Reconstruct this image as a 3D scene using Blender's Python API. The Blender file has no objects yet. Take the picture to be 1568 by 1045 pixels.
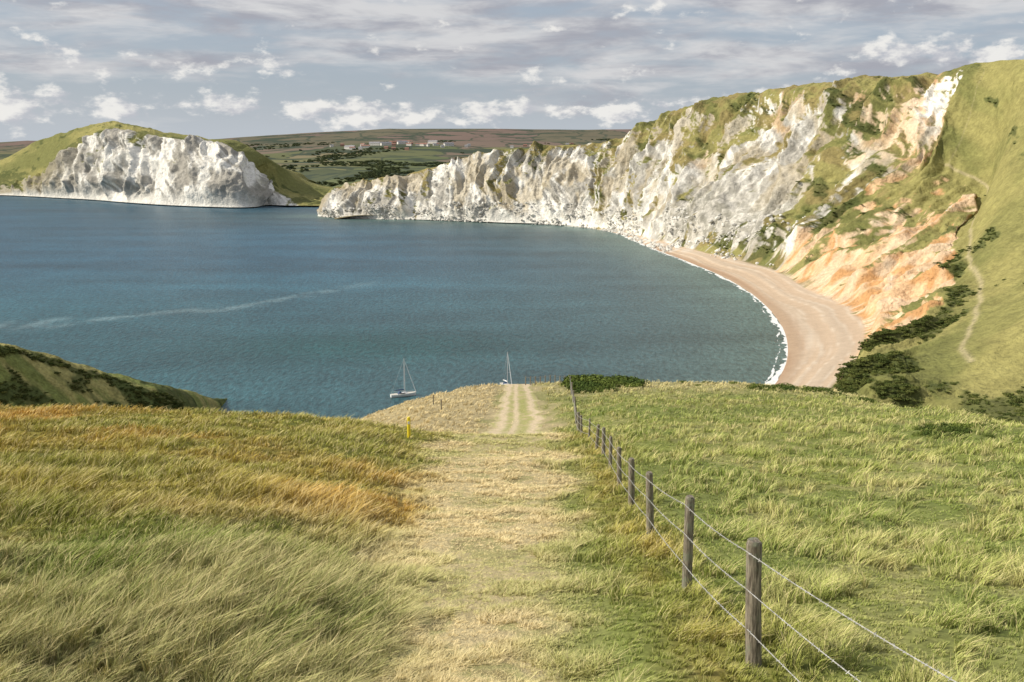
import bpy, math, numpy as np
from mathutils import Vector
rng=np.random.default_rng(7)
S=bpy.context.scene
S.view_settings.view_transform='Standard'
S.view_settings.look='None'
S.view_settings.exposure=0
# ------------------------------------------------------------------ helpers
PIT=math.radians(11.21); FP=1450.0; CH=95.0
cp,sp=math.cos(PIT),math.sin(PIT)
def ray(px,py):
    u=(px-784)/FP; v=(522.5-py)/FP
    return u,cp+v*sp,-sp+v*cp
def PY(px,py,Y):
    a,b,c=ray(px,py); k=Y/b
    return (a*k,Y,CH+c*k)
def PZ(px,py,z):
    a,b,c=ray(px,py); k=(z-CH)/c
    return (a*k,b*k,z)
def _h(ix,iy,seed):
    n=(ix.astype(np.int64)*374761393+iy.astype(np.int64)*668265263+seed*1442695041)&0xFFFFFFFF
    n=((n^(n>>13))*1274126177)&0xFFFFFFFF
    n=(n^(n>>16))&0xFFFFFFFF
    return n/4294967295.0
def vn(x,y,seed=0):
    x=np.asarray(x,float);y=np.asarray(y,float)
    ix=np.floor(x);iy=np.floor(y);fx=x-ix;fy=y-iy
    fx=fx*fx*fx*(fx*(fx*6-15)+10);fy=fy*fy*fy*(fy*(fy*6-15)+10)
    a=_h(ix,iy,seed);b=_h(ix+1,iy,seed);c=_h(ix,iy+1,seed);d=_h(ix+1,iy+1,seed)
    return a+(b-a)*fx+(c-a)*fy+(a-b-c+d)*fx*fy
def fbm(x,y,o=4,seed=0,g=.5):
    s=0;a=1;t=0
    for i in range(o):
        s=s+a*vn(x*2**i+17.3*i,y*2**i-9.1*i,seed+i);t+=a;a*=g
    return s/t
def ridged(x,y,o=3,seed=0):
    s=0;a=1;t=0
    for i in range(o):
        s=s+a*(1-np.abs(2*vn(x*2**i+5.7*i,y*2**i+3.1*i,seed+i)-1));t+=a;a*=.5
    return s/t
def ss(a,b,x):
    t=np.clip((x-a)/(b-a),0,1);return t*t*(3-2*t)
def mix(a,b,t):
    t=np.asarray(t)[...,None];return np.asarray(a)*(1-t)+np.asarray(b)*t
def herm(xk,yk,x):
    xk=np.asarray(xk,float);yk=np.asarray(yk,float)
    sh=(-1,)+(1,)*(yk.ndim-1)
    h=np.diff(xk).reshape(sh);d=np.diff(yk,axis=0)/h
    m=np.zeros_like(yk);m[0]=d[0];m[-1]=d[-1]
    a,b=d[:-1],d[1:]
    den=np.where(np.abs(a+b)<1e-12,1,a+b)
    m[1:-1]=np.where(a*b>0,2*a*b/den,0)
    x=np.asarray(x,float)
    i=np.clip(np.searchsorted(xk,x)-1,0,len(xk)-2)
    hh=(xk[i+1]-xk[i]).reshape(sh);t=((x-xk[i])/(xk[i+1]-xk[i])).reshape(sh)
    t=np.clip(t,0,1)
    return ((2*t**3-3*t**2+1)*yk[i]+(t**3-2*t**2+t)*hh*m[i]+(-2*t**3+3*t**2)*yk[i+1]+(t**3-t**2)*hh*m[i+1])
def crom(xk,yk,x):
    xk=np.asarray(xk,float);yk=np.asarray(yk,float)
    sh=(-1,)+(1,)*(yk.ndim-1)
    m=np.zeros_like(yk)
    m[1:-1]=(yk[2:]-yk[:-2])/(xk[2:]-xk[:-2]).reshape(sh)
    m[0]=(yk[1]-yk[0])/(xk[1]-xk[0]);m[-1]=(yk[-1]-yk[-2])/(xk[-1]-xk[-2])
    i=np.clip(np.searchsorted(xk,x)-1,0,len(xk)-2)
    hh=(xk[i+1]-xk[i]).reshape(sh);t=((x-xk[i])/(xk[i+1]-xk[i])).reshape(sh)
    return ((2*t**3-3*t**2+1)*yk[i]+(t**3-2*t**2+t)*hh*m[i]+(-2*t**3+3*t**2)*yk[i+1]+(t**3-t**2)*hh*m[i+1])
def link(o,parent=None):
    S.collection.objects.link(o)
    if parent: o.parent=parent
    return o
def quads_mesh(name,co,q,mat,smooth,col=None):
    me=bpy.data.meshes.new(name);nf=len(q)//4;nv=len(co)
    me.vertices.add(nv);me.vertices.foreach_set('co',np.ascontiguousarray(co,np.float32).ravel())
    me.loops.add(len(q));me.loops.foreach_set('vertex_index',q.astype(np.int32))
    me.polygons.add(nf);me.polygons.foreach_set('loop_start',np.arange(0,len(q),4,dtype=np.int32))
    me.polygons.foreach_set('loop_total',np.full(nf,4,np.int32))
    me.update(calc_edges=True)
    me.polygons.foreach_set('use_smooth',np.full(nf,smooth))
    if col is not None:
        at=me.color_attributes.new('Col','FLOAT_COLOR','POINT')
        c4=np.ones((nv,4),np.float32);c4[:,:3]=np.clip(col.reshape(-1,3),0,1)
        at.data.foreach_set('color',c4.ravel())
    me.materials.append(mat)
    return link(bpy.data.objects.new(name,me))
def grid_obj(name,P,col,mat,smooth=True,flip=False):
    n,m=P.shape[:2]
    idx=np.arange(n*m).reshape(n,m)
    a=idx[:-1,:-1].ravel();b=idx[1:,:-1].ravel();c=idx[1:,1:].ravel();d=idx[:-1,1:].ravel()
    q=np.stack([a,b,c,d] if not flip else [a,d,c,b],1).ravel()
    return quads_mesh(name,P.reshape(-1,3),q,mat,smooth,col)
class MB:
    def __init__(s): s.v=[];s.f=[];s.m=[]
    def add(s,vs,fs,m=0):
        o=len(s.v);s.v+=[tuple(v) for v in vs];s.f+=[tuple(i+o for i in f) for f in fs];s.m+=[m]*len(fs)
    def tube(s,pts,rs,n=8,m=0,cap=True):
        pts=[Vector(p) for p in pts];vs=[]
        if not hasattr(rs,'__len__'): rs=[rs]*len(pts)
        for i,p in enumerate(pts):
            d=(pts[min(i+1,len(pts)-1)]-pts[max(i-1,0)]).normalized()
            a=d.cross(Vector((0,0,1)) if abs(d.z)<.9 else Vector((1,0,0))).normalized();b=d.cross(a)
            for k in range(n):
                t=2*math.pi*k/n;vs.append(p+(a*math.cos(t)+b*math.sin(t))*rs[i])
        fs=[]
        for i in range(len(pts)-1):
            for k in range(n):
                fs.append((i*n+k,i*n+(k+1)%n,(i+1)*n+(k+1)%n,(i+1)*n+k))
        if cap: fs.append(tuple(range(n)));fs.append(tuple((len(pts)-1)*n+k for k in range(n))[::-1])
        s.add(vs,fs,m)
    def box(s,c,d,m=0):
        x,y,z=c;a,b,h=d[0]/2,d[1]/2,d[2]/2
        vs=[(x+i*a,y+j*b,z+k*h) for k in(-1,1) for i,j in((-1,-1),(1,-1),(1,1),(-1,1))]
        s.add(vs,[(3,2,1,0),(4,5,6,7),(0,1,5,4),(1,2,6,5),(2,3,7,6),(3,0,4,7)],m)
    def obj(s,name,mats,parent=None,smooth=False,linkit=True):
        me=bpy.data.meshes.new(name);me.from_pydata(s.v,[],s.f)
        for m in mats: me.materials.append(m)
        me.polygons.foreach_set('material_index',s.m)
        if smooth: me.polygons.foreach_set('use_smooth',[True]*len(s.f))
        me.update()
        o=bpy.data.objects.new(name,me)
        if linkit: link(o,parent)
        return o
# ------------------------------------------------------------------ materials
class NT:
    def __init__(s,tree): s.t=tree;s.n=tree.nodes;s.l=tree.links
    def new(s,t,**k):
        n=s.n.new(t)
        for a,b in k.items(): setattr(n,a,b)
        return n
    def put(s,sock,v):
        if isinstance(v,bpy.types.NodeSocket): s.l.new(v,sock)
        elif v is not None: sock.default_value=v
    def math(s,op,a,b=None,c=None,clamp=False):
        n=s.new('ShaderNodeMath',operation=op,use_clamp=clamp)
        s.put(n.inputs[0],a);s.put(n.inputs[1],b)
        if c is not None: s.put(n.inputs[2],c)
        return n.outputs[0]
    def mapr(s,v,a,b,c=0.,d=1.,smooth=True):
        n=s.new('ShaderNodeMapRange',interpolation_type='SMOOTHSTEP' if smooth else 'LINEAR')
        s.put(n.inputs[0],v)
        for i,x in enumerate((a,b,c,d)): n.inputs[i+1].default_value=x
        return n.outputs[0]
    def mixc(s,f,a,b,mode='MIX'):
        n=s.new('ShaderNodeMix',data_type='RGBA',blend_type=mode)
        s.put(n.inputs[0],f)
        for i,x in((6,a),(7,b)):
            if isinstance(x,(tuple,list)) and len(x)==3: x=(*x,1)
            s.put(n.inputs[i],x)
        return n.outputs[2]
    def noise(s,vec,scale,detail=4,rough=.55,dist=0.):
        n=s.new('ShaderNodeTexNoise');s.put(n.inputs['Vector'],vec)
        n.inputs['Scale'].default_value=scale;n.inputs['Detail'].default_value=detail
        n.inputs['Roughness'].default_value=rough;n.inputs['Distortion'].default_value=dist
        return n.outputs['Fac']
    def vmul(s,v,k):
        n=s.new('ShaderNodeVectorMath',operation='MULTIPLY');s.put(n.inputs[0],v);n.inputs[1].default_value=k
        return n.outputs[0]
def newmat(name):
    m=bpy.data.materials.new(name);m.use_nodes=True
    t=NT(m.node_tree);b=m.node_tree.nodes['Principled BSDF']
    return m,t,b
def simple(name,col,rough=.7,metal=0,nscale=8,var=.25,bump=0):
    m,t,b=newmat(name)
    tc=t.new('ShaderNodeTexCoord').outputs['Object']
    n=t.noise(tc,nscale,5)
    f=t.mapr(n,.3,.7,1-var,1+var)
    c=t.mixc(1.,(*col,1),f,'MULTIPLY');t.put(b.inputs['Base Color'],c)
    b.inputs['Roughness'].default_value=rough;b.inputs['Metallic'].default_value=metal
    return m
def terrain_mat(name,s1,s2,var,bs,bd,rough=.95,bstr=1.):
    m,t,b=newmat(name)
    at=t.new('ShaderNodeAttribute',attribute_name='Col').outputs['Color']
    pos=t.new('ShaderNodeNewGeometry').outputs['Position']
    n1=t.noise(pos,s1,4,.65);n2=t.noise(pos,s2,3,.6)
    f=t.math('MULTIPLY',t.mapr(n1,.25,.75,1-var,1+var),t.mapr(n2,.25,.75,1-var,1+var))
    t.put(b.inputs['Base Color'],t.mixc(1.,at,f,'MULTIPLY'))
    b.inputs['Roughness'].default_value=rough;b.inputs['Specular IOR Level'].default_value=.12
    if bd:
        nb=t.noise(pos,bs,4,.62)
        bn=t.new('ShaderNodeBump');bn.inputs['Distance'].default_value=bd;bn.inputs['Strength'].default_value=bstr
        t.put(bn.inputs['Height'],nb);t.put(b.inputs['Normal'],bn.outputs[0])
    return m
m_field=terrain_mat('field_soil_grass',3.,18.,.22,9.,0)
m_cliff=terrain_mat('chalk_and_turf',.12,.5,.15,.14,3.2)
m_beach=terrain_mat('shingle',.2,1.5,.07,1.2,.12)
m_spur=terrain_mat('spur_turf',.25,1.2,.25,.5,.8)
def leafmat(name,lo,hi):
    m=bpy.data.materials.new(name);m.use_nodes=True
    t=NT(m.node_tree);m.node_tree.nodes.remove(m.node_tree.nodes['Principled BSDF'])
    out=m.node_tree.nodes['Material Output']
    at=t.new('ShaderNodeAttribute',attribute_name='icol',attribute_type='INSTANCER').outputs['Color']
    uv=t.new('ShaderNodeUVMap').outputs[0]
    sep=t.new('ShaderNodeSeparateXYZ');t.put(sep.inputs[0],uv)
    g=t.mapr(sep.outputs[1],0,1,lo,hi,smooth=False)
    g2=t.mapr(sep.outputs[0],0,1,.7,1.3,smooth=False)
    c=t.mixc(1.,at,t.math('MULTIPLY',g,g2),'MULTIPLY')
    d=t.new('ShaderNodeBsdfDiffuse');t.put(d.inputs[0],c)
    t.l.new(d.outputs[0],out.inputs[0])
    return m
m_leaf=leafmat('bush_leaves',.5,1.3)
m_blade=bpy.data.materials.new('grass_blades');m_blade.use_nodes=True
t=NT(m_blade.node_tree);t.n.remove(t.n['Principled BSDF'])
at=t.new('ShaderNodeAttribute',attribute_name='Col').outputs['Color']
d=t.new('ShaderNodeBsdfDiffuse');t.put(d.inputs[0],at);t.l.new(d.outputs[0],t.n['Material Output'].inputs[0])
# ------------------------------------------------------------------ instancing
def scatter(name,pts,rot,scl,col,idx,coll):
    me=bpy.data.meshes.new(name);n=len(pts)
    me.vertices.add(n);me.vertices.foreach_set('co',np.asarray(pts,np.float32).ravel())
    a=me.attributes.new('rot','FLOAT_VECTOR','POINT');a.data.foreach_set('vector',np.asarray(rot,np.float32).ravel())
    a=me.attributes.new('scl','FLOAT_VECTOR','POINT');a.data.foreach_set('vector',np.asarray(scl,np.float32).ravel())
    a=me.attributes.new('icol','FLOAT_COLOR','POINT')
    c4=np.ones((n,4),np.float32);c4[:,:3]=np.clip(col,0,1);a.data.foreach_set('color',c4.ravel())
    a=me.attributes.new('idx','INT','POINT');a.data.foreach_set('value',np.asarray(idx,np.int32))
    o=link(bpy.data.objects.new(name,me))
    ng=bpy.data.node_groups.new(name+'_nodes','GeometryNodeTree')
    ng.interface.new_socket('Geometry',in_out='INPUT',socket_type='NodeSocketGeometry')
    ng.interface.new_socket('Geometry',in_out='OUTPUT',socket_type='NodeSocketGeometry')
    N=ng.nodes;L=ng.links
    gi=N.new('NodeGroupInput');go=N.new('NodeGroupOutput')
    ip=N.new('GeometryNodeInstanceOnPoints');ci=N.new('GeometryNodeCollectionInfo')
    ci.inputs['Collection'].default_value=coll;ci.inputs['Separate Children'].default_value=True;ci.inputs['Reset Children'].default_value=True
    def na(nm,ty):
        x=N.new('GeometryNodeInputNamedAttribute');x.data_type=ty;x.inputs['Name'].default_value=nm
        return x.outputs['Attribute']
    e=N.new('FunctionNodeEulerToRotation');L.new(na('rot','FLOAT_VECTOR'),e.inputs[0])
    L.new(gi.outputs[0],ip.inputs['Points']);L.new(ci.outputs[0],ip.inputs['Instance'])
    ip.inputs['Pick Instance'].default_value=True
    L.new(na('idx','INT'),ip.inputs['Instance Index']);L.new(e.outputs[0],ip.inputs['Rotation'])
    L.new(na('scl','FLOAT_VECTOR'),ip.inputs['Scale']);L.new(ip.outputs[0],go.inputs[0])
    md=o.modifiers.new('scatter','NODES');md.node_group=ng
    return o
def mesh_uv(name,V,Fq,UV,mat):
    me=bpy.data.meshes.new(name);me.from_pydata([tuple(v) for v in V],[],Fq)
    uv=me.uv_layers.new(name='UVMap')
    li=np.zeros(len(me.loops),np.int32);me.loops.foreach_get('vertex_index',li)
    uv.data.foreach_set('uv',np.asarray(UV,np.float32)[li].ravel())
    me.materials.append(mat)
    return bpy.data.objects.new(name,me)
def bush(name,n,seed,ls=.2,flat=.75):
    r=np.random.default_rng(seed);V=[];Fc=[];UV=[]
    lobes=[(r.uniform(-.5,.5),r.uniform(-.5,.5),r.uniform(.15,.5)*flat,r.uniform(.35,.6)) for _ in range(9)]
    for i in range(n):
        L=lobes[r.integers(len(lobes))];d=r.normal(size=3);d/=np.linalg.norm(d);d[2]=abs(d[2])*.9-.1
        p=np.array(L[:3])+d*L[3]*r.uniform(.75,1.05)*np.array([1,1,flat])
        nrm=d+r.normal(size=3)*.5;nrm/=np.linalg.norm(nrm)
        a=np.cross(nrm,r.normal(size=3));a/=np.linalg.norm(a);c=np.cross(nrm,a);s=ls*r.uniform(.5,1.1)
        b=len(V);V+=[p-a*s*.5,p+c*s*.45,p+a*s*.6,p-c*s*.45]
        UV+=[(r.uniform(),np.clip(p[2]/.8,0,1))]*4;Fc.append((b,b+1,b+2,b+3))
    return mesh_uv(name,V,Fc,UV,m_leaf)
bcol=bpy.data.collections.new('scrub_bushes')
for i in range(3): bcol.objects.link(bush('bush_%s'%'abc'[i],190,20+i,.29))
gbcol=bpy.data.collections.new('gorse_near')
for i in range(3): gbcol.objects.link(bush('gorse_%s'%'abc'[i],800,30+i,.12))
# ------------------------------------------------------------------ foreground hill
Yk=[-30,0,4,8,12,16,22,30,40,50,60,75,90,110,130,160,210,280,400]
near=[4,-2.8,-4.0,-4.95,-5.95,-7.1,-8.75,-10.8,-13.05,-15.2]
nl=[4,-2.8,-3.9,-4.75,-5.65,-6.6,-7.9,-9.55,-11.6,-13.7]
ck=[-400,0,300,540,640,740,860,1000,1150,1300,1450,1568,2000]
tab={
-400:[4,-2.8,-3.9,-4.6,-5.5,-6.4,-7.6,-9.1,-11.0,-13.2,-16.0,-22,-29,-38,-48,-62,-82,-101,-105],
0:nl+[-16.6,-22,-29,-39,-48,-62,-82,-101,-105],
300:nl[:7]+[-9.8,-11.8,-14.0,-17.05,-22.8,-29.5,-39,-48,-62,-82,-101,-105],
540:near[:6]+[-8.5,-10.35,-12.35,-14.6,-17.7,-23.0,-26.9,-32,-42,-56,-80,-101,-105],
640:near[:7]+[-10.7,-12.9,-15.05,-18.4,-22.0,-24.8,-28.9,-36,-50,-75,-100,-105],
740:near+[-18.4,-21.5,-23.7,-27.3,-33.5,-48,-74,-100,-105],
860:near+[-18.1,-20.9,-23.3,-27.0,-32.8,-47,-73,-100,-105],
1000:near[:9]+[-15.0,-17.3,-20.0,-22.9,-26.9,-32.6,-46,-73,-100,-105],
1150:near[:9]+[-14.95,-17.2,-20.0,-22.9,-27.1,-33,-47,-74,-101,-105],
1300:near[:9]+[-14.9,-17.1,-20.1,-23.5,-28.9,-36,-50,-76,-101,-105],
1450:near[:8]+[-12.9,-14.7,-16.8,-21.2,-26.7,-34,-42,-56,-80,-101,-105],
1568:near[:8]+[-12.7,-14.8,-17.7,-22.8,-28,-36,-44,-58,-80,-101,-105],
2000:near[:8]+[-12.9,-15.4,-18.7,-24,-30,-38,-46,-60,-82,-101,-105]}
T=np.array([tab[c] for c in ck],float)
Yd=np.linspace(-30,400,861)
T1=herm(Yk,T.T,Yd)
cd=np.linspace(-400,2000,241)
TD=crom(ck,T1.T,cd).T
def pathc(Y):
    xc=np.interp(Y,[0,8,16,30,45,58,70,90,110,140],[-.3,-.43,-.5,-.5,-.5,-.1,.5,.7,.6,.5])
    w=np.interp(Y,[0,8,16,30,45,58,70,90,110,140],[2.0,2.3,3.2,4.9,6.4,6.2,5.4,4.6,4.0,3.8])
    return xc,w
def zf(X,Y):
    X=np.asarray(X,float);Y=np.asarray(Y,float)
    c=np.clip(784+1398*X/np.maximum(Y,10),-399,1999)
    i=np.clip((Y+30)/.5,0,859.999);j=np.clip((c+400)/10,0,239.999)
    a=np.floor(i).astype(int);b=np.floor(j).astype(int);fi=i-a;fj=j-b
    z=TD[a,b]*(1-fi)*(1-fj)+TD[a+1,b]*fi*(1-fj)+TD[a,b+1]*(1-fi)*fj+TD[a+1,b+1]*fi*fj
    xc,w=pathc(Y)
    off=ss(.4,.8,np.abs(X-xc)/w)
    z=z+(fbm(X/9,Y/9,3,5)-.5)*.5
    z=z+(fbm(X/1.6,Y/1.6,3,9)-.5)*.46*(.15+.85*off)
    z=z-.06*(1-off)
    return z+CH
GREEN=np.array([.215,.295,.06]);GOLD=np.array([.60,.39,.095]);STRAW=np.array([.75,.63,.36]);LIME=np.array([.41,.455,.125])
def pathmask(X,Y):
    xc,w=pathc(Y);wob=(fbm(X/1.3,Y/2.6,3,31)-.5)
    return 1-ss(.34,.70,np.abs(X-xc)/w+wob*.55)
def colf(X,Y):
    n1=fbm(X/3.5,Y/5,4,41);n2=fbm(X/.9,Y/1.3,3,43);n3=fbm(X/14,Y/10,3,47)
    xc,w=pathc(Y)
    left=ss(.2,-.2,(X-xc)/w)
    f=ss(.32,.68,n1*.55+n2*.45)
    far=ss(11,24,Y+(n3-.5)*14)
    L=mix(mix(GREEN*.95,STRAW*.78,f*.42),mix(mix(GREEN,GOLD,.5),GOLD,f),far)
    L=mix(L,STRAW*.92,ss(55,70,Y))
    L=mix(L,GREEN*1.1,ss(.45,.6,n3)*.55*(1-ss(55,65,Y)))
    R=mix(mix(LIME,GREEN,.35),mix(LIME,STRAW,.48),ss(.3,.7,n2*.5+n1*.5))
    R=mix(R,GREEN*1.08,ss(.48,.60,n1)*.7)
    R=mix(R,STRAW,ss(78,100,Y)*.6)
    vx=np.interp(Y,[0,8,20,40,60],[2.2,2.1,2.5,3.5,4.2])
    vg=np.exp(-((X-vx)/(.5+.015*Y))**2)*(1-ss(50,60,Y))
    R=mix(R,mix(GREEN*1.1,GOLD*1.1,np.clip(.5+.9*(n2-.5),0,1)),vg*.7)
    c=mix(R,L,left)
    pm=pathmask(X,Y)
    P=mix(STRAW*.98,mix(LIME,GREEN,.4),ss(.48,.64,n1)*.6)
    c=mix(c,P,pm)
    return c,pm,left,vg,n1,n2
ny,nx=620,520
Yr=np.concatenate([np.linspace(-30,5,30)[:-1],5*(330/5.)**np.linspace(0,1,ny-29)])
q=np.linspace(-1,1,nx);q=.4*q+.6*q**3
Yg=np.repeat(Yr[:,None],nx,1);Xg=q[None,:]*(34+1.0*np.maximum(Yg,0))
Zg=zf(Xg,Yg)
cg,pmg,_,_,_,_=colf(Xg,Yg)
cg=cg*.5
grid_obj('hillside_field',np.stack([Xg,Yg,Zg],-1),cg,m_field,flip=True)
# footpath sheet with ruts
sy=np.concatenate([4*(128/4.)**np.linspace(0,1,700)])
tt=np.linspace(-1,1,61)
Ys=np.repeat(sy[:,None],61,1);xc,w=pathc(Ys)
edge=.40+.13*(fbm(Ys/1.5,np.sign(tt)[None,:]*7+0*Ys,3,77)-.5)*2
Xs=xc+tt[None,:]*w*edge
Zs=zf(Xs,Ys)+.015+.02*ss(50,110,Ys)-.05*ss(.9,1,np.abs(tt))[None,:]
fn=fbm(Xs/.5,Ys/.9,4,81);fn2=fbm(Xs/2.,Ys/6,3,82)
pc=mix(STRAW*.60,np.array([.25,.27,.09]),ss(.44,.62,fn)*.6)
pc=mix(pc,np.array([.22,.16,.09]),ss(.64,.72,fn)*.5*(1-ss(50,60,Ys)))
wobr=(fbm(Ys/7,0*Ys,3,86)-.5)*.25;tb=tt[None,:]+wobr
rut=np.maximum(np.exp(-((tb+.62)/.20)**2),np.maximum(np.exp(-((tb-.62)/.20)**2),.9*np.exp(-((tb+.12)/.14)**2)))
fp=ss(50,60,Ys)
bare=np.array([.58,.48,.33])
pc=mix(pc,bare,np.clip(fp*(rut*1.3*ss(.2,.5,fn2+.15)+ss(95,112,Ys)*.6+np.exp(-((Ys-64)/5)**2)*.5),0,1))
pc=mix(pc,np.array([.34,.35,.12]),fp*np.clip(1-rut-ss(90,112,Ys)*.7,0,1)*.7*ss(.35,.55,fn+.1)*(np.abs(tt)<.9)[None,:])
grid_obj('footpath',np.stack([Xs,Ys,Zs],-1),pc,terrain_mat('worn_path',5.,25.,.2,14.,.05),flip=True)
# ---- grass: one mesh of individual blades
def blades(N,inpath):
    Yp=np.exp(rng.uniform(math.log(6.2),math.log(58 if inpath else 128),N))
    if inpath:
        xc,w=pathc(Yp);Xp=xc+rng.uniform(-.62,.62,N)*w
    else: Xp=rng.uniform(-.64,.64,N)*(Yp+1.2)
    # irregular clumps: nearest of jittered cell centres in a warped, rotated lattice
    cs=.20*2.0**np.round(np.log2(np.maximum(Yp/12,1)**.6))
    wxp=Xp+(fbm(Xp/.5,Yp/.5,2,601)-.5)*.35;wyp=Yp+(fbm(Xp/.5,Yp/.5,2,607)-.5)*.35
    a_,b_=(wxp*.8+wyp*.6)/cs,(wyp*.8-wxp*.6)/cs
    best=np.full(N,9.);clr=np.zeros(N);bx=np.zeros(N);by=np.zeros(N)
    for oi in(-1,0,1):
        for oj in(-1,0,1):
            gi,gj=np.floor(a_)+oi,np.floor(b_)+oj
            cx,cy=gi+_h(gi,gj,5),gj+_h(gi,gj,6);dd_=(a_-cx)**2+(b_-cy)**2
            m=dd_<best;best=np.where(m,dd_,best);clr=np.where(m,_h(gi,gj,9),clr);bx=np.where(m,cx-a_,bx);by=np.where(m,cy-b_,by)
    pull=(.15 if inpath else .38)*cs
    Xp=Xp+(bx*.8-by*.6)*pull;Yp=Yp+(bx*.6+by*.8)*pull
    Zp=zf(Xp,Yp)
    c,pm,left,vg,n1,n2=colf(Xp,Yp)
    cvr=.44-.22*pm
    c=c*(1-cvr/2+cvr*clr)[:,None]*np.clip(rng.normal(1,.15,N),.6,1.5)[:,None]
    st=rng.uniform(size=N)<(.18+.10*left+.15*(clr>.7)*(1-pm))
    c=np.where(st[:,None],c*.4+STRAW*.65,c)
    tus=fbm(Xp/.75,Yp/.85,3,91);tl_=fbm(Xp/2.2,Yp/2.2,3,95)
    hR=.045+.24*ss(.50,.64,tus)
    hL=(.12+.22*ss(.35,.65,tl_))*(1-.3*ss(20,40,Yp))
    hV=.09+.18*ss(.45,.62,tus)
    h=hR*(1-left)+hL*left
    h=np.where(Yp>55,.07+.15*ss(.5,.64,tus),h)
    h=h*(1-vg*(1-left))+hV*vg*(1-left)
    h=h*(1-pm)+(.035+.06*ss(.5,.66,tus))*pm
    h*=rng.uniform(.55,1.25,N)*(.75+.5*clr)*np.clip((Yp/14)**.25,1,1.6)
    c=mix(c,GREEN*.85,ss(.58,.46,tus)*ss(.3,.0,left)*(1-pm)*.45)
    if inpath: keep=pm>rng.uniform(.25,.6,N)
    else: keep=~((Yp>54)&(pm>.45)&(rng.uniform(size=N)<.9))
    Xp,Yp,Zp,c,h,clr,pm,left=[a[keep] for a in(Xp,Yp,Zp,c,h,clr,pm,left)];N=len(Xp)
    wd=.0070*(Yp/8)**.88*rng.uniform(.7,1.25,N)
    fa=rng.uniform(0,math.pi,N);fx,fy=np.cos(fa)*wd/2,np.sin(fa)*wd/2
    la=clr*6.28*2+rng.normal(0,.9,N)+pm*rng.normal(0,2,N);ln=h*rng.uniform(.15,.95,N)*(1+.8*pm)
    dx=np.cos(la)*ln+.30*h*(1+.6*left);dy=np.sin(la)*ln
    co_=np.zeros((N,3,2,3),np.float32);cv=np.zeros((N,3,2,3),np.float32)
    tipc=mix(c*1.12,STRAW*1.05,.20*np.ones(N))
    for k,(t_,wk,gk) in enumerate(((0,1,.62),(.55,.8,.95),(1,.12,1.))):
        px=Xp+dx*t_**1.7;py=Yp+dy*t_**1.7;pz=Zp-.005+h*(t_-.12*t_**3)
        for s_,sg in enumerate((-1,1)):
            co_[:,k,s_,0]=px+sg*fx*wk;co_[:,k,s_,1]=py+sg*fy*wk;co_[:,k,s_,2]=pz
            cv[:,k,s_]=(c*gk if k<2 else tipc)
    return co_,cv
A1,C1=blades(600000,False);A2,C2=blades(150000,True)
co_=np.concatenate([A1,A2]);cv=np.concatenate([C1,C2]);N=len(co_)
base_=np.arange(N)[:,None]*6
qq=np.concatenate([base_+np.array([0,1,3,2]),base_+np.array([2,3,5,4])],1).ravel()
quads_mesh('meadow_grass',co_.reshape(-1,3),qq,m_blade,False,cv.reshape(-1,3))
del co_,cv,qq,A1,A2,C1,C2
# ------------------------------------------------------------------ bay cliffs loft
def W(px,py): return PZ(px,py,0)
st=[]
def sta(Wp,Fp,Tp,Rp): st.append([np.array(Wp,float),np.array(Fp,float),np.array(Tp,float),np.array(Rp,float)])
sta(W(486,331),PZ(487,330,1),PY(488,324,1492),PY(493,314,1510))
sta(W(500,333),PZ(502,332,1),PY(505,306,1475),PY(512,291,1500))
sta(W(540,335),PZ(541,334,1),PY(540,298,1450),PY(545,281,1480))
sta(W(620,337),PZ(621,336,1),PY(620,290,1425),PY(625,266,1450))
sta(W(700,339),PZ(702,338,1.5),PY(705,272,1395),PY(712,245,1420))
sta(W(770,342),PZ(772,341,1.5),PY(775,262,1365),PY(785,229,1395))
sta(W(840,345),PZ(843,343,2),PY(850,262,1335),PY(860,224,1370))
sta(W(900,350),PZ(905,348,2),PY(925,262,1280),PY(950,212,1320))
sta(W(945,358),PZ(954,354,3),PY(985,255,1200),PY(1035,169,1240))
sta(W(975,370),PZ(989,364,4),PY(1055,255,1095),PY(1115,149,1150))
sta(W(1010,385),PZ(1034,375,5),PY(1140,250,985),PY(1200,134,1060))
sta(W(1050,400),PZ(1095,390,6),PY(1225,245,885),PY(1310,123,960))
sta(W(1102,422),PZ(1180,411,6),PY(1380,245,750),PY(1430,113,865))
sta(W(1130,437),PZ(1207,424,6),PY(1445,275,705),PY(1490,98,815))
sta(W(1153,452),PZ(1232,440,6),PZ(1505,315,60),PY(1545,91,765))
sta(W(1183,480),PZ(1284,464,6),PZ(1468,372,42),PY(1620,95,700))
sta(W(1201,510),PZ(1317,487,6),PZ(1455,417,33),PY(1740,150,600))
sta(W(1205,545),PZ(1326,521,6),PZ(1458,468,25),PY(1850,230,500))
sta(W(1192,580),PZ(1304,557,6),PZ(1410,525,16),PY(1900,300,420))
sta(W(1150,640),PZ(1270,615,6),PZ(1400,590,12),PY(1950,380,340))
sta((80,250,0),(105,250,5),(150,250,12),(360,250,42))
sta((70,120,0),(95,120,5),(150,120,15),(360,120,45))
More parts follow.
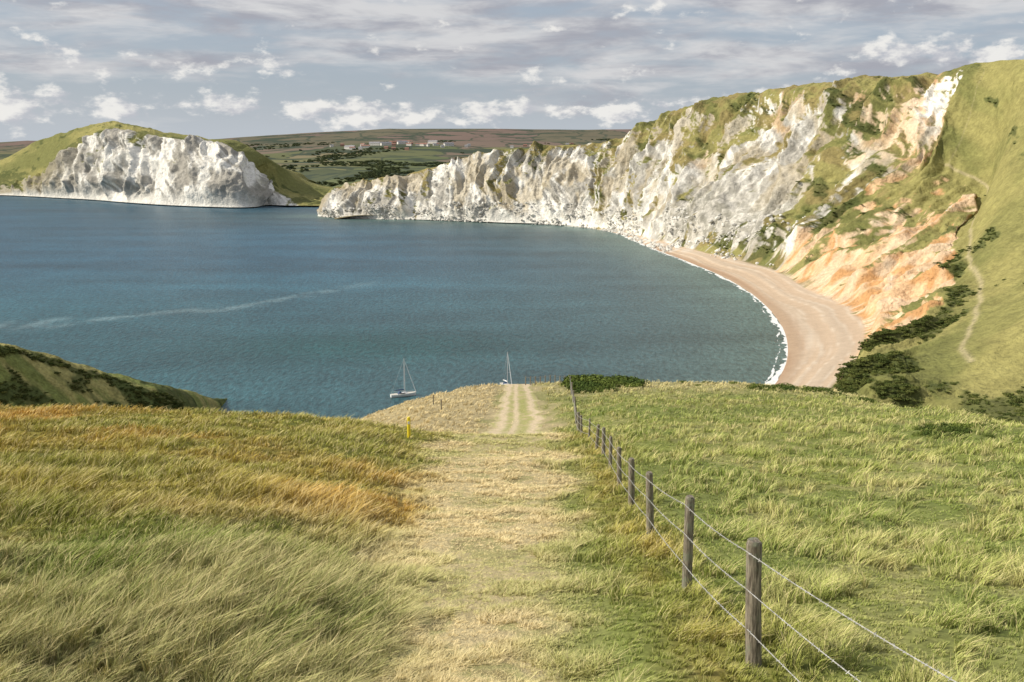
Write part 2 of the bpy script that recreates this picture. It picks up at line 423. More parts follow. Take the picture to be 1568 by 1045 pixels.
def loft(st,ns,nvs,backs,wet=12):
    K=[]
    for s in st:
        Wp,Fp,Tp,Rp=s
        d=Rp-Wp;d[2]=0;d/=np.linalg.norm(d)
        rows=[Wp-d*wet-np.array([0,0,8]),Wp,Fp,Tp,Rp]
        for (bd,bz) in backs:
            p=Rp+d*bd;p[2]=max(Rp[2]*bz,-3);rows.append(p)
        K.append(rows)
    K=np.array(K)
    seg=np.linalg.norm(np.diff(K[:,1],axis=0),axis=1)*.5+np.linalg.norm(np.diff(K[:,4],axis=0),axis=1)*.5
    L=np.concatenate([[0],np.cumsum(seg)])
    lx=np.linspace(0,L[-1],ns)
    G=crom(L,K,lx)
    sidx=np.interp(lx,L,np.arange(len(st)))
    vk=np.arange(K.shape[1])
    v=np.concatenate([np.linspace(i,i+1,n,endpoint=False) for i,n in enumerate(nvs)]+[[len(nvs)]])
    A=herm(vk,np.swapaxes(G,0,1),v)
    B=np.swapaxes(np.array([[np.interp(v,vk,G[i,:,c]) for c in range(3)] for i in range(ns)]),1,2)
    Pm=np.swapaxes(A,0,1)*.4+B*.6
    return Pm,lx,sidx,v,G
def normals(P):
    du=np.gradient(P,axis=0);dv=np.gradient(P,axis=1)
    n=np.cross(dv,du);n/=np.maximum(np.linalg.norm(n,axis=-1,keepdims=True),1e-9)
    return n
NS=1400
B,lx,sx,v,G=loft(st,NS,[4,26,110,110,14,10],[(140,.72),(420,.35)])
n=normals(B)
n=np.where((n[...,2:3]<0),-n,n)
LX=np.repeat(lx[:,None],len(v),1);SX=np.repeat(sx[:,None],len(v),1);VV=np.repeat(v[None,:],NS,0)
D=np.concatenate([np.zeros((NS,1)),np.cumsum(np.linalg.norm(np.diff(B,axis=1),axis=-1),axis=1)],1)
DF=D-D[:,[30]]
face=ss(2.0,2.3,VV)*(1-.75*ss(3.7,4.0,VV))
rock=1-ss(12.,13.6,SX)*ss(2.9,3.15,VV)*.94
wx=(fbm(LX/60,DF/60,3,3)-.5)*1.4
g1=ridged(LX/62+wx,DF/260+.3,3,11)
g2=ridged(LX/21+wx*1.5,DF/70,3,15)
g3=fbm(LX/8,DF/8,4,19,.6)
g4=ridged(LX/9+wx*3,DF/28,2,17)
amp=np.interp(SX,[0,1,3,8,11,13,17,21],[2,9,14,16,15,12,10,4])
disp=(g1-.55)*amp*2.2+(g2-.5)*amp*1.05+(g3-.5)*4.5+(g4-.5)*amp*.3
disp=disp*face*rock
disp+=(fbm(LX/25,DF/25,4,23)-.5)*3.*ss(2.9,3.2,VV)*(1-.5*ss(3.8,4,VV))*ss(13.5,12.5,SX)
disp+=(fbm(LX/45,DF/45,3,25)-.5)*5.*ss(3.,3.3,VV)*ss(12.5,13.5,SX)
Bd=B+n*disp[...,None]
n2_=normals(Bd);n2_=np.where(n2_[...,2:3]<0,-n2_,n2_);flat=n2_[...,2]
sk=[0,1,3,7,8,9,10,11,12,12.6,13,14,15,16,17,18,21]
gF=[0,0,0,.02,.05,.1,.18,.34,.34,.22,.08,.03,.03,.03,.08,.5,1]
gT=[.2,.2,.25,.28,.38,.44,.42,.40,.34,.28,.28,.28,.25,.28,.40,.8,1]
gR=[.7,.7,.6,.62,.85,.88,.80,.76,.78,.9,1.0,1.2,1.2,1.2,1.2,1.2,1.2]
gg=np.stack([np.interp(SX,sk,a) for a in(gF,gT,gR)])
tv=np.clip(VV-2,0,2)
gp=np.where(tv<1,gg[0]*(1-tv)+gg[1]*tv,gg[1]*(2-tv)+gg[2]*(tv-1))
gp=gp+ss(12.6,13.4,SX)*ss(3.0,3.05,VV)*1.1+ss(12.4,12.9,SX)*ss(3.0,3.2,VV)*.5
def gauss(s0,v0,a,b): return np.exp(-((SX-s0)/a)**2-((VV-v0)/b)**2)
nz=fbm(LX/38+wx,DF/80,5,51,.6)
streak=fbm(LX/9+wx*3,DF/60,4,53,.6)
scar=np.maximum(gauss(12.6,3.78,.42,.13),gauss(12.3,3.55,.26,.2))
scar=np.clip(scar*(.35+1.5*ss(.38,.6,fbm(LX/10,DF/14,4,58,.6))),0,1)
gs=gp+(nz-.5)*1.6+(streak-.5)*.9+(flat-.6)*.6+(g1-.55)*.5-1.9*scar-.9*gauss(10.9,3.1,.15,.6)
grass=ss(.42,.56,gs);grass=np.where(VV>4.10,1,grass)
om=np.interp(SX,[0,7,9,10,11,12,12.6,13,17],[.12,.16,.36,.46,.60,.88,1.1,1.2,1.2])
om=om*np.where(SX<12.3,.30+1.1*ss(2.5,3.5,VV),1)-1.6*scar-.8*gauss(10.9,3.1,.2,.6)
on=fbm(LX/30,DF/30,4,61,.6)
orange=ss(.45,.72,om*.75+(on-.5)*1.1)
CHK=np.array([.72,.705,.655]);GREY=np.array([.31,.295,.26]);ORG=np.array([.50,.285,.13]);PINK=np.array([.64,.44,.265])
bed=fbm((DF*.8+LX*.6)/5.,(LX*.8-DF*.6)/60,3,67)
gm=fbm(LX/26,DF/50,5,63,.6)*.5+streak*.25+bed*.25
grayb=np.interp(SX,[0,1,4,7,9,11,13],[0,.02,.025,.01,.02,.05,0])
rockc=mix(CHK,GREY,ss(.45,.58,gm+grayb)*.85)
rockc=mix(rockc,np.array([.38,.32,.21]),ss(.48,.66,fbm(LX/24,DF/40,4,69,.6)+.10*ss(2.2,3.,VV))*.65)
upper=mix(np.array([.60,.50,.36]),np.array([.36,.27,.16]),ss(.4,.6,fbm(LX/16,DF/50,4,70,.6)))
oc=mix(PINK,ORG,ss(.4,.6,fbm(LX/11,DF/14,3,65)))
oc=mix(oc,np.array([.70,.57,.42]),ss(.5,.65,fbm(LX/8,DF/30,3,66))*.6)
oc=mix(oc,upper,ss(12.4,11.6,SX)*.8)
rockc=mix(rockc,oc,orange)
rockc=mix(rockc,CHK*1.06,ss(2.32,2.05,VV)*ss(10,8,SX)*.8)
rockc=mix(rockc,CHK*1.08,np.clip(scar*1.3,0,1)*.85)
scree=ss(9,9.8,SX)*ss(12.0,11.2,SX)*ss(2.8,2.45,VV)*ss(2.0,2.05,VV)
rockc=mix(rockc,mix(np.array([.54,.52,.47]),np.array([.30,.29,.25]),ss(.42,.58,fbm(LX/4,DF/5,3,68))),scree*.8)
TURF=np.array([.165,.17,.058]);TURF2=np.array([.265,.245,.092]);SCR=np.array([.05,.07,.022])
tf=mix(TURF,TURF2,ss(.35,.65,fbm(LX/45,DF/35,4,71)))
tf=mix(tf,np.array([.26,.20,.09]),ss(.42,.6,fbm(LX/20,DF/20,4,73))*.6*(SX<12.7))
tf=mix(tf,TURF2*1.1,ss(13,13.6,SX)*ss(3.1,3.3,VV)*.5)
tf=tf*(.85+.3*fbm(LX/6,DF/10,3,74))[...,None]
low=ss(3.30,3.05,VV)
sb=np.where(SX<12.6,-.03-.04*ss(2.5,3,VV)+.14*ss(10.3,11.3,SX)*ss(2.7,2.3,VV),-.16+ss(15.2,16.8,SX)*(.20*low)*ss(2.95,3.02,VV)+.21*ss(16.8,17.6,SX)*ss(3.0,2.9,VV))
scrub=ss(.53,.61,fbm(LX/34,DF/22,5,75,.6)+sb)
tf=mix(tf,SCR,scrub*.7)
colr=mix(rockc,tf,grass)
def track(pts,wd):
    ps=np.array(pts);t=np.interp(SX,ps[:,0],ps[:,1]);inside=(SX>ps[0,0])&(SX<ps[-1,0])
    return np.exp(-((VV-t-.03*(fbm(LX/20,0*LX,2,88)-.5))/wd)**2)*inside
tk=np.clip(track([(12.9,3.10),(14,3.12),(15,3.12),(16,3.1),(17,3.12),(18,3.2),(19,3.2)],.010)+track([(13.0,3.10),(13.2,3.5),(13.4,3.9)],.02)*.4,0,1)*.75
colr=mix(colr,np.array([.42,.36,.22]),tk)
bt=np.clip(VV-1,0,1)
bn=fbm(LX/30,bt*6,3,79);bands=fbm(bt*9+(fbm(LX/120,0*LX,2,78)-.5)*3,LX/300,3,80)
SAND=np.array([.50,.39,.285])
sand=mix(SAND,np.array([.61,.53,.43]),ss(.4,.62,bands));sand=mix(sand,np.array([.34,.225,.145]),ss(.36,.10,bt)*.85)
sand=mix(sand,np.array([.40,.30,.21]),ss(.52,.65,bands)*.6)
sand=mix(sand,np.array([.60,.58,.54]),ss(.5,.62,fbm(LX/9,bt*3,4,83))*ss(11,9.5,SX)*.9)
isb=(1-ss(1.95,2.03,VV+(bn-.5)*.12))*ss(7,8,SX)
colr=mix(colr,sand,isb)
Bd[...,2]+=np.where((VV>1)&(VV<2.0),(bands-.5)*1.0*np.sin(np.pi*bt),0)
grid_obj('beach',Bd[:,:31],colr[:,:31],m_beach)
grid_obj('coastal_cliffs',Bd[:,30:],colr[:,30:],m_cliff)
def rock_mesh(seed):
    import bmesh
    r=np.random.default_rng(seed)
    bm=bmesh.new();bmesh.ops.create_icosphere(bm,subdivisions=2,radius=1)
    V=[];
    for v_ in bm.verts:
        k=1+.35*(r.uniform()-.5);V.append((v_.co.x*k*1.2,v_.co.y*k,v_.co.z*k*.7))
    Fc=[tuple(x.index for x in f.verts) for f in bm.faces];bm.free();return V,Fc
m_rock,trk,brk=newmat('chalk_boulder')
brk.inputs['Roughness'].default_value=.9
a_=trk.new('ShaderNodeAttribute',attribute_name='icol',attribute_type='INSTANCER').outputs['Color'];trk.put(brk.inputs['Base Color'],a_)
rcol=bpy.data.collections.new('boulder_set')
for i in range(3):
    V,Fc=rock_mesh(i+50);me=bpy.data.meshes.new('boulder');me.from_pydata(V,[],Fc);me.materials.append(m_rock);rcol.objects.link(bpy.data.objects.new('boulder_%d'%i,me))
def pick(mask,k):
    ii=np.argwhere(mask);ii=ii[rng.integers(0,len(ii),k)];return ii[:,0],ii[:,1]
w_=(SX>.5)&(SX<12.)&(VV>1.0)&(VV<2.4)&(fbm(LX/25,DF/12,3,99)>.47)&~((SX>10.3)&(VV<1.9))
i,j=pick(w_,3000)
pp=Bd[i,j]+np.stack([rng.normal(0,2,3000),rng.normal(0,2,3000),np.zeros(3000)],1)
s_=np.exp(rng.normal(-.1,.5,3000));s_=np.clip(s_,.4,3.)
scatter('beach_boulders',pp,np.stack([rng.normal(0,.4,3000)]*2+[rng.uniform(0,6,3000)],1),np.stack([s_]*3,1),CHK*rng.uniform(.55,1.05,(3000,1)),rng.integers(0,3,3000),rcol)
w_=(grass>.7)&(scrub>.5)&(VV>2.1)&(VV<4.0)&(SX>9)&(SX<20)
wt=np.where(SX>15,1,.3);w_&=rng.uniform(size=SX.shape)<wt
i,j=pick(w_,5500);K=len(i)
s_=np.clip(np.exp(rng.normal(.15,.4,K)),.6,2.6)
pp=Bd[i,j]+np.stack([rng.normal(0,1.,K),rng.normal(0,1.,K),-.25*s_],1)
bc=mix(np.array([.065,.09,.027]),np.array([.14,.155,.045]),rng.uniform(size=K))
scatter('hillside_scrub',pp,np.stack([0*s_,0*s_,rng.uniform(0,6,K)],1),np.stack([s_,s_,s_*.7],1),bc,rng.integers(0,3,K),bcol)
# surf foam (solid lace-edged sheets lying on the water)
m_foam=simple('surf_foam',(.76,.79,.79),.7,nscale=.6,var=.15)
fx_s=np.linspace(6.2,18.5,2600)
Lf=np.interp(fx_s,sx,lx)
Wc=np.stack([np.interp(Lf,lx,G[:,1,k]) for k in range(3)],1)
inl=np.stack([np.interp(Lf,lx,(G[:,2]-G[:,1])[:,k]) for k in range(3)],1);inl[:,2]=0;inl/=np.linalg.norm(inl,axis=1,keepdims=True)
fo=bpy.data.objects.new('surf',None);link(fo)
def strip(off,wid,thr,z,seed):
    a=off+(fbm(Lf/40,0*Lf,3,seed)-.5)*5+(fbm(Lf/5,0*Lf,3,seed+1)-.5)*1.2
    wv=np.clip(fbm(Lf/14,0*Lf+3,5,seed+4,.65)-thr,0,1)*wid*np.interp(fx_s,[6.2,8,10,18],[.3,.7,1,1])
    tq=np.linspace(0,1,4)
    Pp=Wc[:,None,:]-inl[:,None,:]*(a[:,None,None]+wv[:,None,None]*tq[None,:,None]);Pp[...,2]=z
    return Pp
for k,(o_,w2,th,zz) in enumerate([(-.6,8.,.12,.06),(3.8,5.,.46,.05)]):
    g=grid_obj('breaker_line_%d'%k,strip(o_,w2,th,zz,100+k*9),None,m_foam,flip=True);g.parent=fo
# ------------------------------------------------------------------ left headland
st=[]
sta(W(-300,299),PZ(-300,298,2),PY(-300,285,2250),PY(-300,262,2450))
sta(W(-100,299),PZ(-100,298,2),PY(-100,283,2230),PY(-100,255,2430))
sta(W(0,300),PZ(0,299,2),PY(2,283,2230),PY(0,246,2400))
sta(W(50,302),PZ(50,301,2),PY(62,268,2190),PY(60,216,2350))
sta(W(85,304),PZ(86,303,2),PY(112,238,2110),PY(110,200,2250))
sta(W(140,307),PZ(141,306,2),PY(158,205,2030),PY(158,188,2160))
sta(W(190,311),PZ(190,310,2),PY(200,204,1935),PY(205,191,2050))
sta(W(250,315),PZ(250,314,2),PY(258,211,1860),PY(262,205,1960))
sta(W(320,318),PZ(320,317,2),PY(318,219,1800),PY(326,213,1890))
sta(W(365,319),PZ(364,318,2),PY(350,226,1775),PY(362,217,1870))
sta(W(391,318),PZ(391,317,2),PY(380,254,1775),PY(398,236,1850))
sta(W(408,315),PZ(408,314,2),PY(402,285,1830),PY(424,252,1900))
sta(W(440,316),PZ(440,315,3),PY(440,297,1850),PY(455,272,1950))
sta(W(462,317),PZ(463,315,3),PY(468,304,1850),PY(480,285,1950))
sta(W(500,317),PZ(500,315,3),PY(505,308,1850),PY(515,292,1950))
sta(W(600,315),PZ(600,313,3),PY(600,305,1850),PY(600,290,1950))
B,lx,sx,v,G=loft(st,700,[3,5,100,40,10,8],[(160,.8),(500,.35)])
n=normals(B);n=np.where((n[...,2:3]<0),-n,n)
LX=np.repeat(lx[:,None],len(v),1);SX=np.repeat(sx[:,None],len(v),1);VV=np.repeat(v[None,:],700,0)
D=np.concatenate([np.zeros((700,1)),np.cumsum(np.linalg.norm(np.diff(B,axis=1),axis=-1),axis=1)],1);DF=D-D[:,[8]]
face=ss(2.0,2.3,VV)*(1-.85*ss(2.9,3.05,VV))
wx=(fbm(LX/80,DF/80,3,203)-.5)*1.3
disp=(ridged(LX/95+wx,DF/300,3,211)-.5)*60+(ridged(LX/28+wx*2,DF/60,3,215)-.5)*16+(fbm(LX/9,DF/9,4,219,.6)-.5)*6
disp=disp*face*np.interp(SX,[0,2,4,11,12,15],[.2,.4,1,1,.4,.3])
disp+=(fbm(LX/60,DF/60,3,224)-.5)*5*ss(3.,3.3,VV)*(1-.6*ss(3.8,4,VV))
Hd=B+n*disp[...,None]
n2_=normals(Hd);n2_=np.where(n2_[...,2:3]<0,-n2_,n2_);flat=n2_[...,2]
gF=np.interp(SX,[0,2,3,4,10,11,12,15],[.3,.3,.1,0,0,.1,.3,.6]);gT=np.interp(SX,[0,3,4,5,6,10,11,12,15],[.9,.8,.45,.3,.3,.3,.5,.8,.9])
tv=np.clip(VV-2,0,1)
gs=gF*(1-tv)+gT*tv+(fbm(LX/45+wx,DF/70,5,251,.6)-.5)*1.2+(flat-.6)*.5+ss(3.0,3.12,VV)*.9
grass=ss(.45,.6,gs)
st_=fbm(LX/11+wx*3,DF/70,4,253,.6)
bed=fbm((DF*.7+LX*.7)/7.,(LX*.7-DF*.7)/70,3,267)
rc=mix(CHK*1.05,GREY*.95,ss(.44,.55,fbm(LX/50,DF/90,5,263,.6)*.6+st_*.2+bed*.2)*.9)
rc=mix(rc,np.array([.28,.25,.17]),ss(5.0,3.4,SX)*.85)
rc=mix(rc,CHK*1.06,ss(2.28,2.04,VV)*.75)
tf=mix(np.array([.175,.18,.063]),np.array([.28,.26,.097]),ss(.35,.65,fbm(LX/120,DF/90,4,271)))
tf=mix(tf,SCR,ss(.55,.63,fbm(LX/40,DF/30,5,275,.6)+.12*ss(3.5,3.0,VV)-.1*ss(3.2,3.6,VV))*.65)
grid_obj('headland',Hd,mix(rc,tf,grass),m_cliff)
# ------------------------------------------------------------------ near left spur
cr=[(-500,440,230),(-200,490,245),(-80,512,255),(0,528,262),(60,544,270),(130,567,280),(200,590,290),(250,606,298),(285,634,306),(310,680,316)]
K=[]
for (a,b,Y) in cr:
    c0=np.array(PY(a,b,Y))
    K.append([c0+np.array([-5,70,-c0[2]-4]),c0+np.array([-2,25,-.45*c0[2]*.6]),c0,c0+np.array([3,-22,-6.]),c0+np.array([6,-60,-22.]),c0+np.array([8,-110,-60])])
K=np.array(K);L=np.arange(len(K))
G2=crom(L,K,np.linspace(0,len(K)-1,420));v=np.linspace(0,5,200)
SPm=np.swapaxes(herm(np.arange(6),np.swapaxes(G2,0,1),v),0,1)
a_,b_=SPm[...,0],SPm[...,1]
SPm[...,2]+=(fbm(a_/14,b_/14,4,301)-.5)*3.5+(fbm(a_/4,b_/4,3,305)-.5)*1.2
cc=mix(np.array([.17,.195,.06]),np.array([.31,.285,.11]),ss(.4,.6,fbm(a_/10,b_/5,4,307)))
v2d=np.repeat(v[None],420,0);u2d=np.repeat(np.linspace(0,len(K)-1,420)[:,None],200,1)
sc=ss(.54,.62,fbm(a_/9,b_/9,4,309)+.22*np.exp(-((v2d-2.1)/.20)**2)+.08*ss(6,8,u2d))
cc=mix(cc,SCR,sc*.75)
grid_obj('grassy_spur',SPm,cc,m_spur,flip=True)
w_=(sc>.6)&(v2d>1.9)
i,j=pick(w_,2400);K_=len(i);s_=np.clip(np.exp(rng.normal(-.1,.35,K_)),.5,2.)
scatter('spur_gorse',SPm[i,j]+np.stack([rng.normal(0,.4,K_),rng.normal(0,.4,K_),-.2*s_],1),np.stack([0*s_,0*s_,rng.uniform(0,6,K_)],1),np.stack([s_,s_,s_*.7],1),mix(np.array([.055,.078,.024]),np.array([.11,.12,.038]),rng.uniform(size=K_)),rng.integers(0,3,K_),bcol)
# ------------------------------------------------------------------ distant country
skx=[-900,-200,0,50,130,340,420,500,600,700,800,900,980,1100,1900,2600]
sky_=[222,222,219,216,217,213,208,203,197,198,199,199,198,198,200,210]
Yrow=[1400,1600,1800,1950,2300,2800,3400,4200,5000,6000,7500,9500]
prow=[330,318,304,294,271,255,243,229,214,0,0,0]
pxs=np.linspace(-900,2600,900)
sk=np.interp(pxs,skx,sky_)
rows=[]
tY=lambda py:-(np.array([ray(784,q)[2]/ray(784,q)[1] for q in np.atleast_1d(py)]))
for Y,p in zip(Yrow,prow):
    if Y<6000: pyv=p+np.clip(sk-200,-3,25)*(Y/6000.)**2
    else: pyv=sk+{6000:0,7500:6,9500:14}[Y]
    rows.append(CH-tY(pyv)*Y)
rows=np.array(rows)
Yv=1400*(9500/1400)**np.linspace(0,1,420)
Zd=herm(np.log(Yrow),rows,np.log(Yv))
Yd2=np.repeat(Yv[:,None],900,1);Xd=(pxs[None,:]-784)/1450*.99*Yd2
Zd=Zd+(fbm(Xd/700,Yd2/500,4,401)-.5)*44*ss(2000,3000,Yd2)*(1-.7*ss(5000,5900,Yd2))
m1=ss(430,560,np.repeat(pxs[None],420,0))
Zd=np.where(Yd2<2700,Zd*(m1+(1-m1)*ss(2250,2700,Yd2))-12*(1-m1)*(1-ss(2250,2700,Yd2)),Zd)
m_dist,t,b=newmat('patchwork_fields')
pos=t.new('ShaderNodeNewGeometry').outputs['Position']
pv=t.vmul(pos,(1/260.,1/480.,0))
dn=t.new('ShaderNodeTexNoise');dn.inputs['Scale'].default_value=.004;t.put(dn.inputs['Vector'],pos)
av=t.new('ShaderNodeVectorMath',operation='ADD');t.put(av.inputs[0],pv)
dm=t.vmul(dn.outputs['Color'],(1.2,1.2,0));t.put(av.inputs[1],dm)
v1=t.new('ShaderNodeTexVoronoi',voronoi_dimensions='2D');t.put(v1.inputs['Vector'],av.outputs[0]);v1.inputs['Scale'].default_value=1
v2=t.new('ShaderNodeTexVoronoi',voronoi_dimensions='2D',feature='DISTANCE_TO_EDGE');t.put(v2.inputs['Vector'],av.outputs[0]);v2.inputs['Scale'].default_value=1
sepc=t.new('ShaderNodeSeparateColor');t.put(sepc.inputs[0],v1.outputs['Color'])
rmp=t.new('ShaderNodeValToRGB');rmp.color_ramp.interpolation='CONSTANT'
els=[(0,(.115,.135,.055)),(.25,(.17,.17,.075)),(.45,(.085,.10,.048)),(.6,(.21,.18,.10)),(.75,(.13,.14,.06)),(.88,(.18,.14,.10))]
while len(rmp.color_ramp.elements)<len(els): rmp.color_ramp.elements.new(.5)
for e_,(p_,c_) in zip(rmp.color_ramp.elements,els): e_.position=p_;e_.color=(*c_,1)
t.put(rmp.inputs[0],sepc.outputs[0])
sxyz=t.new('ShaderNodeSeparateXYZ');t.put(sxyz.inputs[0],pos)
hl=t.mapr(sxyz.outputs[1],4200,5000)
heath=t.mixc(t.mapr(sepc.outputs[1],.3,.6),(.175,.125,.10),(.135,.12,.075))
c1=t.mixc(hl,rmp.outputs[0],heath)
wood=t.mapr(t.noise(t.vmul(pos,(1,2.2,1)),.0035,5,.62),.53,.57)
c2=t.mixc(wood,c1,(.05,.066,.038))
hed=t.mapr(v2.outputs['Distance'],.025,.045,1,0)
c3=t.mixc(t.math('MULTIPLY',hed,.8),c2,(.05,.066,.038))
c3=t.mixc(.10,c3,(.22,.25,.31))  # bluish haze of distance painted into the field, wood and hedge colours
t.put(b.inputs['Base Color'],c3);b.inputs['Roughness'].default_value=1;b.inputs['Specular IOR Level'].default_value=0
Pd=np.stack([Xd,Yd2,Zd],-1)
grid_obj('distant_hills',Pd,None,m_dist,flip=True)
pj=np.repeat(pxs[None],420,0)
w_=(pj>380)&(pj<1000)&(Yd2>1950)&(Yd2<5000)&(fbm(Xd/160,Yd2/330,4,411)>.59)
i,j=pick(w_,2400);K_=len(i);s_=rng.uniform(5,10,K_)
scatter('distant_woodland',Pd[i,j]+np.stack([rng.normal(0,8,K_),rng.normal(0,12,K_),0*s_],1),np.stack([0*s_,0*s_,rng.uniform(0,6,K_)],1),np.stack([s_,s_,s_],1),mix(np.array([.055,.075,.038]),np.array([.095,.11,.05]),rng.uniform(size=K_)),rng.integers(0,3,K_),bcol)
m_wall=simple('render_wall',(.68,.66,.62),.8,nscale=.3,var=.08);m_brick=simple('brick_wall',(.33,.2,.15),.9,nscale=.3,var=.1)
m_roof=simple('clay_roof',(.26,.14,.11),.9,nscale=.5);m_slate=simple('slate_roof',(.26,.26,.28),.7,nscale=.5);m_win=simple('window_glass',(.04,.05,.06),.2,nscale=1)
def house(L,Wd,H,wall,roof):
    b=MB();b.box((0,0,H/2-2),(L,Wd,H+4),0)
    o=.5;z0=H+.02;z1=H+Wd*.42
    b.add([(-L/2-o,-Wd/2-o,z0),(L/2+o,-Wd/2-o,z0),(L/2+o,Wd/2+o,z0),(-L/2-o,Wd/2+o,z0),(-L/2-o,0,z1),(L/2+o,0,z1)],[(0,1,5,4),(2,3,4,5),(0,4,3),(1,2,5),(3,2,1,0)],1)
    b.box((L*.3,0,z1),(1.2,1.2,3),0)
    k=int(L//4)
    for i in range(k):
        x=-L/2+(i+.5)*L/k
        for zz in ([H*.3,H*.75] if H>4.5 else [H*.5]): b.box((x,-Wd/2-.02,zz),(1.4,.12,1.3),2);b.box((x,Wd/2+.02,zz),(1.4,.12,1.3),2)
    return b.obj('village_house',[wall,roof,m_win],linkit=False).data
hm=[house(14,8,5.5,m_wall,m_slate),house(22,9,5.5,m_wall,m_roof),house(45,13,7,m_wall,m_slate),house(16,8,5.5,m_brick,m_roof),house(34,11,6,m_wall,m_roof)]
def zd(X,Y):
    i=np.argmin(np.abs(Yv-Y));j=np.argmin(np.abs(Xd[i]-X));return Zd[i,j]
for k in range(44):
    if k<22: px=rng.normal(655,32);Y=rng.uniform(4250,4700)
    elif k<36: px=rng.normal(565,28);Y=rng.uniform(3950,4400)
    else: px=rng.uniform(690,900);Y=rng.uniform(4200,4900)
    X=(px-784)/1450*.99*Y
    o=bpy.data.objects.new('village_house',hm[rng.integers(5)]);link(o)
    o.location=(X,Y,zd(X,Y)+2);o.rotation_euler[2]=rng.normal(0,.35);o.scale=(1.1,)*3
# ------------------------------------------------------------------ sea
m_sea,t,b=newmat('sea_water')
at=t.new('ShaderNodeAttribute',attribute_name='Col').outputs['Color']
pos=t.new('ShaderNodeNewGeometry').outputs['Position']
rotm=t.new('ShaderNodeMapping');rotm.inputs['Rotation'].default_value=(0,0,.5);rotm.inputs['Scale'].default_value=(1,.42,1);t.put(rotm.inputs[0],pos)
wv=t.noise(rotm.outputs[0],.44,4,.65);wb=t.noise(rotm.outputs[0],.05,3,.6);ws=t.noise(t.vmul(pos,(.25,1,1)),.018,4,.6)
f=t.math('MULTIPLY',t.mapr(wv,.3,.7,.68,1.36),t.mapr(wb,.3,.7,.92,1.1));f=t.math('MULTIPLY',f,t.mapr(ws,.3,.7,.82,1.2))
t.put(b.inputs['Base Color'],t.mixc(1.,at,f,'MULTIPLY'))
b.inputs['Roughness'].default_value=.34;b.inputs['IOR'].default_value=1.33;b.inputs['Specular IOR Level'].default_value=.27
bn=t.new('ShaderNodeBump');bn.inputs['Distance'].default_value=1.0;bn.inputs['Strength'].default_value=1;t.put(bn.inputs['Height'],wv)
t.put(b.inputs['Normal'],bn.outputs[0])
xs=np.concatenate([-60000*(1-np.linspace(0,1,14)[:-1])**2-900,np.linspace(-900,320,420),320+60000*np.linspace(0,1,14)[1:]**2])
xs=np.sort(xs)
ys=np.concatenate([np.linspace(-6000,250,8)[:-1],250*(2400/250.)**np.linspace(0,1,420),2400+60000*np.linspace(0,1,12)[1:]**2])
Xw,Yw=np.meshgrid(xs,ys)
cst=np.array([W(486,331),W(540,335),W(620,337),W(700,339),W(770,342),W(840,345),W(900,350),W(945,358),W(975,370),W(1010,385),W(1050,400),W(1100,422),W(1150,452),W(1180,480),W(1198,510),W(1202,545),W(1190,580),W(1150,640),(80,250,0)])[:,:2]
dd=np.full(Xw.shape,1e9)
for a,b2 in zip(cst[:-1],cst[1:]):
    ab=b2-a;tt_=np.clip(((Xw-a[0])*ab[0]+(Yw-a[1])*ab[1])/(ab@ab),0,1)
    dd=np.minimum(dd,np.hypot(Xw-a[0]-tt_*ab[0],Yw-a[1]-tt_*ab[1]))
DEEP=np.array([.020,.078,.125]);GRN=np.array([.027,.095,.110]);SH=np.array([.10,.16,.145])
wc=mix(DEEP,GRN,ss(900,400,Yw)*.8)
wc=mix(wc,np.array([.055,.098,.108]),np.exp(-(dd/170)**2)*.8)
wc=mix(wc,SH,np.exp(-(dd/45)**2)*.75)
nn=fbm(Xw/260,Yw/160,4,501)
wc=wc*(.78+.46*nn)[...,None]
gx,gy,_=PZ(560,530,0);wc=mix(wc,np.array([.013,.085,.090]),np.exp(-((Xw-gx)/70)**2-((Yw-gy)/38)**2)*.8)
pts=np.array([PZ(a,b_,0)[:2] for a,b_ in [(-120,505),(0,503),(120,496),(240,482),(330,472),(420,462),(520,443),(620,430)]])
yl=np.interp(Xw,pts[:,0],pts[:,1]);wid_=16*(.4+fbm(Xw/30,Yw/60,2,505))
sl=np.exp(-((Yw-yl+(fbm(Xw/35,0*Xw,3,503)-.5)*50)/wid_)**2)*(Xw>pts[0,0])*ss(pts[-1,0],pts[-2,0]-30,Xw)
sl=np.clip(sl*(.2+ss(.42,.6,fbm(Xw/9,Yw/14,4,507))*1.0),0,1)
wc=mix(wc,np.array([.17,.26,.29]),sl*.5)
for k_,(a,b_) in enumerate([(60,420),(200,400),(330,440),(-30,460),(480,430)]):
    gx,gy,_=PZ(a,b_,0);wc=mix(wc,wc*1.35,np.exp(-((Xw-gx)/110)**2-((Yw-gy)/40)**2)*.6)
grid_obj('sea',np.stack([Xw,Yw,0*Xw],-1),wc,m_sea,flip=True)
